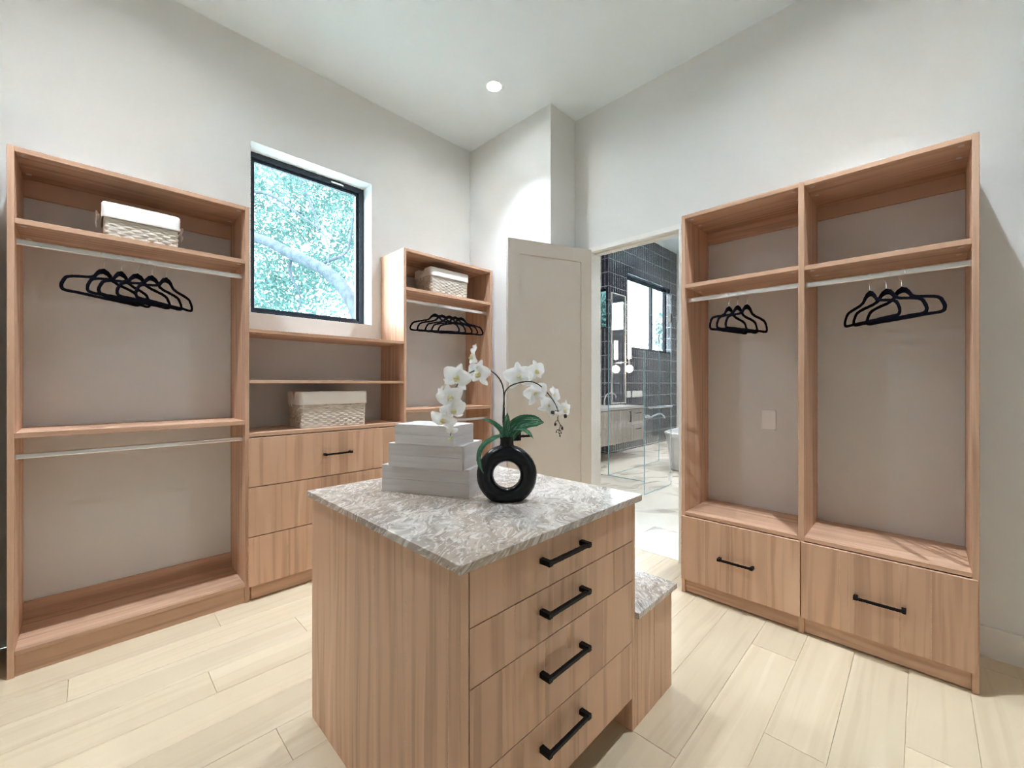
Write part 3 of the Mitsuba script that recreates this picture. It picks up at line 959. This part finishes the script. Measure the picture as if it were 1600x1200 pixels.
def door_mesh(a0, a1, n0, n1, z0, z1):
    """Box in the door's frame: a along the leaf from the hinge, n towards the viewpoint (0 = front face)."""
    m = bx(a0, a1, n0, n1, z0, z1)
    v = np.asarray(m.vertices)
    m.vertices = np.column_stack([hinge[0] + v[:, 0] * ud[0] + v[:, 1] * nd[0], hinge[1] + v[:, 0] * ud[1] + v[:, 1] * nd[1], v[:, 2]])
    m.fix_normals()
    return m


ST = 0.105
put('stile', door_mesh(0.0, ST, -DT, 0, 0.01, DZ), 'door_paint', d1)
put('stile', door_mesh(DW - ST + 0.006, DW, -DT, 0, 0.01, DZ), 'door_paint', d1)
put('rail', door_mesh(ST, DW - ST + 0.006, -DT, 0, DZ - 0.118, DZ), 'door_paint', d1)
put('rail', door_mesh(ST, DW - ST + 0.006, -DT, 0, 0.01, 0.22), 'door_paint', d1)
put('panel', door_mesh(ST, DW - ST + 0.006, -DT + 0.010, -0.011, 0.22, DZ - 0.118), 'door_paint', d1)
hd = numbered(d1 + '__lever_handle')
put('rose', door_mesh(DW - 0.108, DW - 0.040, 0.0, 0.010, 0.886, 0.966), 'black_metal', hd)
put('neck', door_mesh(DW - 0.082, DW - 0.066, 0.010, 0.05, 0.918, 0.934), 'black_metal', hd)
put('lever', door_mesh(DW - 0.190, DW - 0.064, 0.040, 0.052, 0.917, 0.935), 'black_metal', hd)
labels[hd] = {'label': 'matte black lever handle on a square rose'}
for z in (0.25, 1.25, 2.25):
    c = trimesh.creation.cylinder(0.007, 0.09, sections=12)
    c.apply_translation((hinge[0] - 0.006, hinge[1] + 0.012, z))
    put('hinge', c, 'black_metal', d1, smooth=40)
# lining of the opening with a stop
struct('trim_1', cat(bx(XR - 0.006, XR + 0.146, DO0 - 0.0, DO0 + 0.02, 0, DOZ), bx(XR - 0.006, XR + 0.146, DO1 - 0.0, DO1 + 0.02, 0, DOZ + 0.0), bx(XR - 0.006, XR + 0.146, DO0, DO1 + 0.02, DOZ - 0.02, DOZ + 0.018)), 'trim_paint',
       'white lining of the bathroom doorway')
struct('trim_2', cat(bx(XR + 0.045, XR + 0.10, DO0 + 0.02, DO0 + 0.032, 0, DOZ - 0.02), bx(XR + 0.045, XR + 0.10, DO0 + 0.02, DO1, DOZ - 0.034, DOZ - 0.02)), 'trim_paint', 'door stop of the bathroom doorway')

# ------------------------------------------------------------------ bathroom beyond
BX0, BX1 = XR + 0.14, 10.17
BY0, BYT, BYN, BXN = -0.6, 4.30, 4.78, 7.015
BZ = 4.545


def uv_wall(m, axis):
    v = np.asarray(m[0])
    return np.column_stack([v[:, 0] if axis == 'x' else v[:, 1], v[:, 2]])


def wall_with_hole(x0, x1, y0, y1, holes):
    m = mbox(x0, x1, y0, y1, 0, BZ)
    for h in holes:
        m = m - mbox(*h)
    return tri(m)


def struct_tile(name, mesh, axis, label):
    """Tiled wall: unmerged faces with uv in metres along the wall and up."""
    v = np.asarray(mesh.vertices)[np.asarray(mesh.faces)].reshape(-1, 3)
    n = np.repeat(mesh.face_normals, 3, axis=0)
    u = np.where(np.abs(n[:, 0]) > 0.5, v[:, 1] - BYT, v[:, 0] - BXN)
    zz = np.where(np.abs(n[:, 2]) > 0.5, v[:, 1], v[:, 2] - 0.03)
    return struct(name, (v, np.arange(len(v)).reshape(-1, 3)), 'black_tile', label, uv=np.column_stack([u, zz]))


W2 = (7.724, 9.775, 2.069, 3.625)
W3 = (BYT + 0.05, BYT + 0.34, 2.43, 3.20)
W4 = (2.30, 2.78, 2.80, 3.65)
struct_tile('wall_tiled', wall_with_hole(BXN, BX1, BYT, BYT + 0.2, [(W2[0], W2[1], BYT - 0.1, BYT + 0.5, W2[2], W2[3]), (BXN - 0.1, BXN + 0.6, W3[0], W3[1], W3[2], W3[3])]), 'x', 'bathroom wall of glossy black stacked tiles')
struct_tile('wall_tiled_return', wall_with_hole(BXN, BXN + 0.2, BYT + 0.2, BYN + 0.2, [(BXN - 0.1, BXN + 0.5, W3[0], W3[1], W3[2], W3[3])]), 'y', 'short return of the black tiled bathroom wall')
struct_tile('wall_tiled_back', wall_with_hole(BX0, BXN, BYN, BYN + 0.2, []), 'x', 'black tiled bathroom wall behind the basin')
struct_tile('wall_bathroom_end', wall_with_hole(BX1, BX1 + 0.15, BY0 - 0.15, BYT, [(BX1 - 0.1, BX1 + 0.5, W4[0], W4[1], W4[2], W4[3])]), 'y', 'far end wall of the bathroom in black tiles')
struct('trim_3', bx(BX1 - 0.03, BX1 - 0.001, 3.3, BYT - 0.001, 0, BZ), 'paint', 'pale painted pier at the end of the tiled wall')
struct('wall_bathroom_side', bx(BX0, BX1, BY0 - 0.15, BY0, 0, BZ), 'paint', 'pale side wall of the bathroom')
struct('wall_bathroom_entry', cat(bx(BX0 - 0.14, BX0, BY0 - 0.15, BYN + 0.2, ZC + 0.12, BZ), bx(BX0 - 0.14, BX0, YW + 0.22, BYN + 0.2, 0, ZC + 0.12)), 'paint', 'bathroom side of the doorway wall')
BL = [(4.6, 1.3), (6.0, 1.2), (5.6, 4.0), (8.3, 1.6), (8.4, 3.5)]
bc = mbox(BX0 - 0.14, BX1 + 0.15, BY0 - 0.15, BYN + 0.2, BZ, BZ + 0.12)
for x, y in BL:
    bc = bc - hole.translate([x, y, BZ - 0.1])
struct('ceiling_bathroom', tri(bc), 'ceiling_paint', 'white bathroom ceiling')
for i, (x, y) in enumerate(BL):
    t = thing('bathroom_light', ['recessed bathroom downlight just inside the doorway', 'recessed bathroom downlight over the open floor', 'recessed bathroom downlight over the vanity', 'recessed bathroom downlight at the far end', 'recessed bathroom downlight in front of the tiled window'][i], 'ceiling light', 'bathroom ceiling lights')
    c = lathe([(0.0575, BZ), (0.0565, BZ + 0.05), (0.056, BZ + 0.055), (0.0, BZ + 0.055)], 28)
    c.apply_translation((x, y, 0))
    put('can', c, 'ceiling_paint', t, smooth=40)
    disc = trimesh.creation.cylinder(0.052, 0.006, sections=24)
    disc.apply_translation((x, y, BZ + 0.03))
    k = put('lens', disc, 'ceiling_paint', t)
    scene[k]['emitter'] = {'type': 'area', 'radiance': {'type': 'rgb', 'value': [1700, 1720, 1700]}}
fb = struct('floor_bathroom', bx(BX0 - 0.109, BX1, BY0, BYN, -0.06, -0.012), 'floor_base', 'veined marble tile floor of the bathroom')
x = BX0 - 0.108
k = 0
while x < BX1:
    y = BY0 - (0.6 if k % 2 else 0.0)
    while y < BYN:
        a, b, c, d = x, min(x + 0.6, BX1), max(y, BY0), min(y + 1.2, BYN)
        if b - a > 0.02 and d - c > 0.02:
            m, uv = grain_box(a + 0.001, b - 0.001, c + 0.001, d - 0.001, -0.012, 0.0, 'y', 0.001)
            put('tile', m, 'marble', fb, uv=uv)
        y += 1.2
    x += 0.6
    k += 1
window(W2[0], W2[1], BYT + 0.12, W2[2], W2[3], 0.05, 'wide bathroom window high in the black tiled wall', mullions=(9.05,))
window(W3[0], W3[1], BXN + 0.03, W3[2], W3[3], 0.018, 'narrow bathroom window in the tiled return', axis='x')

window(W4[0], W4[1], BX1 + 0.05, W4[2], W4[3], 0.03, 'small high window in the far end wall of the bathroom', axis='x')
# vanity
t = thing('vanity', 'floating grey ribbed vanity with a pale countertop in the bathroom', 'vanity')
VX0, VX1, VYF = 5.45, 7.40, 3.77
labels[put('countertop', tri(mbox(VX0, VX1, VYF - 0.015, BYT - 0.001, 0.90, 0.94) + mbox(VX0, BXN - 0.001, VYF - 0.015, BYN - 0.001, 0.90, 0.94)), 'vanity_top', t)] = {'label': 'pale stone countertop'}
m, uv = grain_box(VX0, VX1 - 0.01, VYF + 0.02, BYT - 0.001, 0.30, 0.90, 'z')
put('carcass', m, 'vanity_wood', t, uv=uv)
for i, (a, b, z0, z1) in enumerate(((5.46, 6.10, 0.60, 0.885), (5.46, 6.10, 0.305, 0.595), (6.105, 6.93, 0.305, 0.885), (6.935, 7.385, 0.60, 0.885), (6.935, 7.385, 0.305, 0.595))):
    fr = numbered(t + ('__door' if i == 2 else '__drawer'))
    n = int(round((b - a) / 0.05))
    for k in range(n):
        u0, u1 = a + (b - a) * k / n, a + (b - a) * (k + 1) / n
        m, uv = grain_box(u0 + 0.002, u1 - 0.002, VYF, VYF + 0.02, z0, z1, 'z', 0.004)
        put('rib', m, 'vanity_wood', fr, uv=uv)
    if i == 2:
        put('handle', tri(mbox(6.85, 6.862, VYF - 0.035, VYF - 0.023, 0.66, 0.85) + mbox(6.85, 6.862, VYF - 0.03, VYF, 0.66, 0.672) + mbox(6.85, 6.862, VYF - 0.03, VYF, 0.838, 0.85)), 'black_metal', fr)
    else:
        c = (a + b) / 2
        put('handle', tri(mbox(c - 0.09, c + 0.09, VYF - 0.035, VYF - 0.023, z1 - 0.08, z1 - 0.068) + mbox(c - 0.09, c - 0.078, VYF - 0.03, VYF, z1 - 0.08, z1 - 0.068) + mbox(c + 0.078, c + 0.09, VYF - 0.03, VYF, z1 - 0.08, z1 - 0.068)), 'black_metal', fr)
t = thing('faucet', 'chrome gooseneck faucet with a lever on the vanity countertop', 'faucet')
put('spout', tube(spline([(6.60, 4.12, 0.94), (6.60, 4.12, 1.10), (6.62, 4.08, 1.165), (6.66, 4.02, 1.18), (6.70, 3.97, 1.15), (6.71, 3.96, 1.10)], 30), 0.012, 12), 'chrome', t, smooth=True)
put('lever', tube(spline([(6.43, 4.12, 0.94), (6.43, 4.12, 1.00), (6.40, 4.10, 1.03), (6.34, 4.07, 1.035)], 16), 0.011, 10), 'chrome', t, smooth=True)
t = thing('vanity_mirror', 'tall mirror with a slim white frame on the black tiled wall', 'mirror')
MX0, MX1, MZ0, MZ1 = 7.085, 7.620, 0.96, 3.13
put('glass', bx(MX0 + 0.015, MX1 - 0.015, BYT - 0.02, BYT - 0.002, MZ0 + 0.015, MZ1 - 0.015), 'mirror', t)
put('frame', tri(mbox(MX0, MX1, BYT - 0.03, BYT - 0.001, MZ0, MZ1) - mbox(MX0 + 0.015, MX1 - 0.015, BYT - 0.1, BYT + 0.1, MZ0 + 0.015, MZ1 - 0.015)), 'trim_paint', t)
t = thing('wall_sconce', 'glowing tube and globe sconce in front of the bathroom mirror', 'wall lamp')
tb = lathe([(0.0, 0.0), (0.036, 0.004), (0.038, 0.02), (0.038, 0.37), (0.036, 0.385), (0, 0.388)], 20)
tb.apply_translation((7.50, 4.13, 1.84))
for m, nm in ((tb, 'tube_shade'), (trimesh.creation.icosphere(3, 0.078).apply_translation((7.50, 4.13, 1.65)), 'globe_shade')):
    k = put(nm, m, 'white_ceramic', t, smooth=40)
    scene[k]['emitter'] = {'type': 'area', 'radiance': {'type': 'rgb', 'value': [9.0, 7.2, 4.6]}}
put('arm', cat(tube([(7.50, 4.13, 1.725), (7.50, 4.13, 1.85)], 0.012, 12), tube([(7.50, 4.13, 1.78), (7.50, BYT - 0.02, 1.78)], 0.010, 12)), 'chrome', t, smooth=40)
for i, (a, b, lab) in enumerate(((7.70, 7.86, 'small white switch plate on the black tiles beside the mirror'), (7.93, 8.36, 'wide white outlet plate on the black tiles under the window'))):
    t = thing('switch_plate', lab, 'wall plate')
    put('plate', tri(m3.Manifold.hull(mbox(a, b, BYT - 0.006, BYT, 1.07, 1.205) + mbox(a + 0.004, b - 0.004, BYT - 0.01, BYT, 1.074, 1.201))), 'plate_plastic', t)
    for q in (((a + b) / 2,) if i == 0 else (8.03, 8.145, 8.26)):
        put('rocker', bx(q - 0.018, q + 0.018, BYT - 0.014, BYT - 0.0095, 1.105, 1.17), 'plate_plastic', t)


def glass_sheet(parent, a, b, z0, z1, name='pane'):
    (x0, y0), (x1, y1) = a, b
    v = np.array([(x0, y0, z0), (x1, y1, z0), (x1, y1, z1), (x0, y0, z1)])
    put(name, (v, np.array([[0, 1, 2], [0, 2, 3]])), 'pane', parent)
    dx, dy = np.array([x1 - x0, y1 - y0]) / math.hypot(x1 - x0, y1 - y0)
    e = 0.0035
    parts = []
    for px_, py_ in ((x0, y0), (x1, y1)):
        parts.append(bx(px_ - e, px_ + e, py_ - e, py_ + e, z0, z1))
    parts.append(tube([(x0, y0, z1), (x1, y1, z1)], 0.0035, 4))
    parts.append(tube([(x0, y0, z0 + 0.004), (x1, y1, z0 + 0.004)], 0.0035, 4))
    put('polished_edge', cat(*parts), 'glass_edge', parent)


t = thing('shower_screen', 'fixed clear glass shower screen with polished edges', 'glass screen')
glass_sheet(t, (5.36, 2.72), (5.36, 3.284), 0.0, 2.52)
glass_sheet(t, (5.365, 3.284), (7.0, 3.284), 0.0, 2.52, 'pane')
glass_sheet(t, (5.31, 3.455), (5.36, 3.289), 0.0, 2.52, 'pane')
t = thing('shower_door', 'open frameless glass shower door with a chrome towel bar', 'glass door')
glass_sheet(t, (4.681, 2.377), (5.425, 2.377), 0.012, 2.53)
for z in (0.12, 2.22):
    put('hinge', bx(5.375, 5.425, 2.358, 2.396, z - 0.05, z + 0.05), 'chrome', t)
put('towel_bar', cat(tube([(4.72, 2.325, 1.062), (5.33, 2.325, 1.062)], 0.013, 12), tube([(4.78, 2.325, 1.062), (4.78, 2.377, 1.062)], 0.010, 10), tube([(5.27, 2.325, 1.062), (5.27, 2.377, 1.062)], 0.010, 10)), 'chrome', t, smooth=40)
put('pull_bar', cat(tube(spline([(4.78, 2.425, 0.955), (5.10, 2.425, 0.955), (5.28, 2.425, 0.945), (5.34, 2.425, 0.90)], 24), 0.011, 12), tube([(4.82, 2.425, 0.955), (4.82, 2.377, 0.955)], 0.010, 10)), 'chrome', t, smooth=40)

# bathtub
t = thing('bathtub', 'white freestanding oval bathtub beyond the glass shower door', 'bathtub')
TCX, TCY = 7.0, 2.62
prof = [(0.0, 0.0), (0.80, 0.0), (0.84, 0.03), (0.88, 0.25), (0.96, 0.52), (1.0, 0.575), (1.0, 0.59), (0.97, 0.597), (0.93, 0.585), (0.86, 0.45), (0.78, 0.16), (0.6, 0.12), (0.0, 0.11)]
th = np.linspace(0, 2 * PI, 64, endpoint=False)
se = lambda c: np.sign(c) * np.abs(c) ** 0.8
rings = [np.column_stack([TCX + max(r, 0.001) * 0.80 * se(np.cos(th)), TCY + max(r, 0.001) * 0.38 * se(np.sin(th)), np.full(64, z)]) for r, z in prof]
put('tub', loft(rings), 'white_ceramic', t, smooth=True)
put('filler', tube(spline([(6.30, 2.05, 0.0), (6.30, 2.05, 0.6), (6.32, 2.07, 0.76), (6.40, 2.11, 0.80), (6.47, 2.14, 0.77)], 30), 0.016, 12), 'chrome', t, smooth=True)

# ------------------------------------------------------------------ trees outside


def leaves(centres, radii, n, size, seed):
    r = np.random.default_rng(seed)
    centres, radii = np.asarray(centres, float), np.asarray(radii, float)
    vol = radii.prod(1)
    who = r.choice(len(centres), n, p=vol / vol.sum())
    u = r.normal(size=(n, 3))
    u /= np.linalg.norm(u, axis=1, keepdims=True)
    P = centres[who] + u * radii[who] * (r.random((n, 1)) ** (1 / 2.2))
    keep = meshkit.fbm(P * 1.9, 3, seed) > 0.44
    P = P[keep]
    n = len(P)
    a = r.normal(size=(n, 3))
    a /= np.linalg.norm(a, axis=1, keepdims=True)
    b = np.cross(a, r.normal(size=(n, 3)))
    b /= np.linalg.norm(b, axis=1, keepdims=True)
    s = size * (0.6 + 0.8 * r.random((n, 1)))
    c = np.cross(a, b)
    V = np.stack([P - a * s, P + b * s * 0.42 + c * s * 0.1, P + a * s, P - b * s * 0.42 + c * s * 0.1], 1).reshape(-1, 3)
    i = np.arange(n)[:, None] * 4
    return V, np.hstack([i, i + 1, i + 2, i + 3])


t = thing('oak_tree', 'large spreading tree with a leaning limb outside the closet window', 'tree')
limb = [(1.0, 10.2, 4.45), (1.55, 9.25, 4.21), (2.03, 8.48, 3.97), (2.25, 7.98, 3.75), (2.45, 7.49, 3.48), (2.64, 7.01, 3.25), (2.76, 6.6, 2.97), (2.81, 6.26, 2.65), (2.87, 6.07, 2.32), (2.95, 5.98, 1.74), (3.0, 5.95, 0.86), (3.0, 5.95, -0.6)]
put('trunk', tube(spline(limb, 60), np.interp(np.linspace(0, 1, 60), [0, 0.3, 0.6, 0.8, 1], [0.055, 0.085, 0.105, 0.14, 0.2]), 12), 'bark', t, smooth=True)
for br in ([(2.47, 7.75, 3.56), (2.44, 7.78, 3.23), (2.53, 7.69, 2.95), (2.5, 7.72, 2.57)], [(2.66, 7.1, 3.28), (2.87, 7.06, 3.45), (3.1, 7.11, 3.62), (3.17, 7.04, 3.9), (3.3, 7.1, 4.5)],
           [(2.04, 8.33, 4.72), (2.3, 8.07, 4.61), (2.52, 7.85, 4.38), (2.79, 7.42, 4.01), (2.80, 7.06, 3.6), (2.70, 6.9, 3.2)], [(2.79, 7.42, 4.01), (2.7, 7.6, 4.5), (2.5, 7.7, 5.0)]):
    put('branch', tube(spline(br, 24), np.linspace(0.030, 0.010, 24), 8), 'bark', t, smooth=True)
k = put('foliage', leaves([(2.2, 9.6, 5.2), (3.1, 9.0, 4.9), (3.9, 8.6, 5.2), (2.7, 9.3, 3.4), (4.2, 10.0, 6.2), (2.5, 10.4, 3.0), (3.6, 10.4, 4.0), (3.6, 8.4, 3.6)], [(1.4, 1.3, 1.2), (1.3, 1.0, 1.2), (1.2, 1.1, 1.3), (1.2, 1.0, 1.0), (1.6, 1.4, 1.4), (1.4, 1.2, 1.1), (1.5, 1.2, 1.3), (0.8, 0.8, 1.0)], 27000, 0.050, 5), 'tree_leaf', t)
labels[k] = {'label': 'dense small leaves', 'kind': 'stuff'}
for i, (c, lab, rad, lsz, nl) in enumerate((((18.6, 7.5, 4.0), 'leafy tree seen through the right side of the wide bathroom window', 1.25, 0.07, 12000), ((9.0, 5.62, 3.1), 'small leafy tree seen through the narrow bathroom window', 0.48, 0.045, 6000))):
    t = thing('garden_tree', lab, 'tree')
    put('trunk', tube(spline([(c[0], c[1], -0.6), (c[0] + 0.1, c[1], 1.2), (c[0] - 0.1, c[1] + 0.1, 2.6), (c[0], c[1], 4.0)], 20), np.linspace(0.16, 0.05, 20) * (0.4 + 0.5 * rad), 10), 'bark', t, smooth=True)
    k = put('foliage', leaves([c, (c[0] + 0.5 * rad, c[1] + 0.3 * rad, c[2] + 0.6 * rad), (c[0] + 0.2 * rad, c[1] + 0.4 * rad, c[2] - 0.6 * rad)], [(rad, rad, rad * 1.3)] * 3, nl, lsz, 11 + i), 'tree_leaf', t)
    labels[k] = {'label': 'dense small leaves', 'kind': 'stuff'}
bsdf('paving', proc(lambda p, n, uv: mix(lin(140, 158, 158), lin(160, 176, 176), fbm(p.x * 2.0, p.y * 2.0, 0.0, 3))), rough=0.95, spec=0.05)
gr = trimesh.creation.box((120, 120, 0.2)).apply_translation((20, 30, -0.7))
tag(put('ground', gr, 'paving'), 'pale paving outside the house', None, None, 'structure')
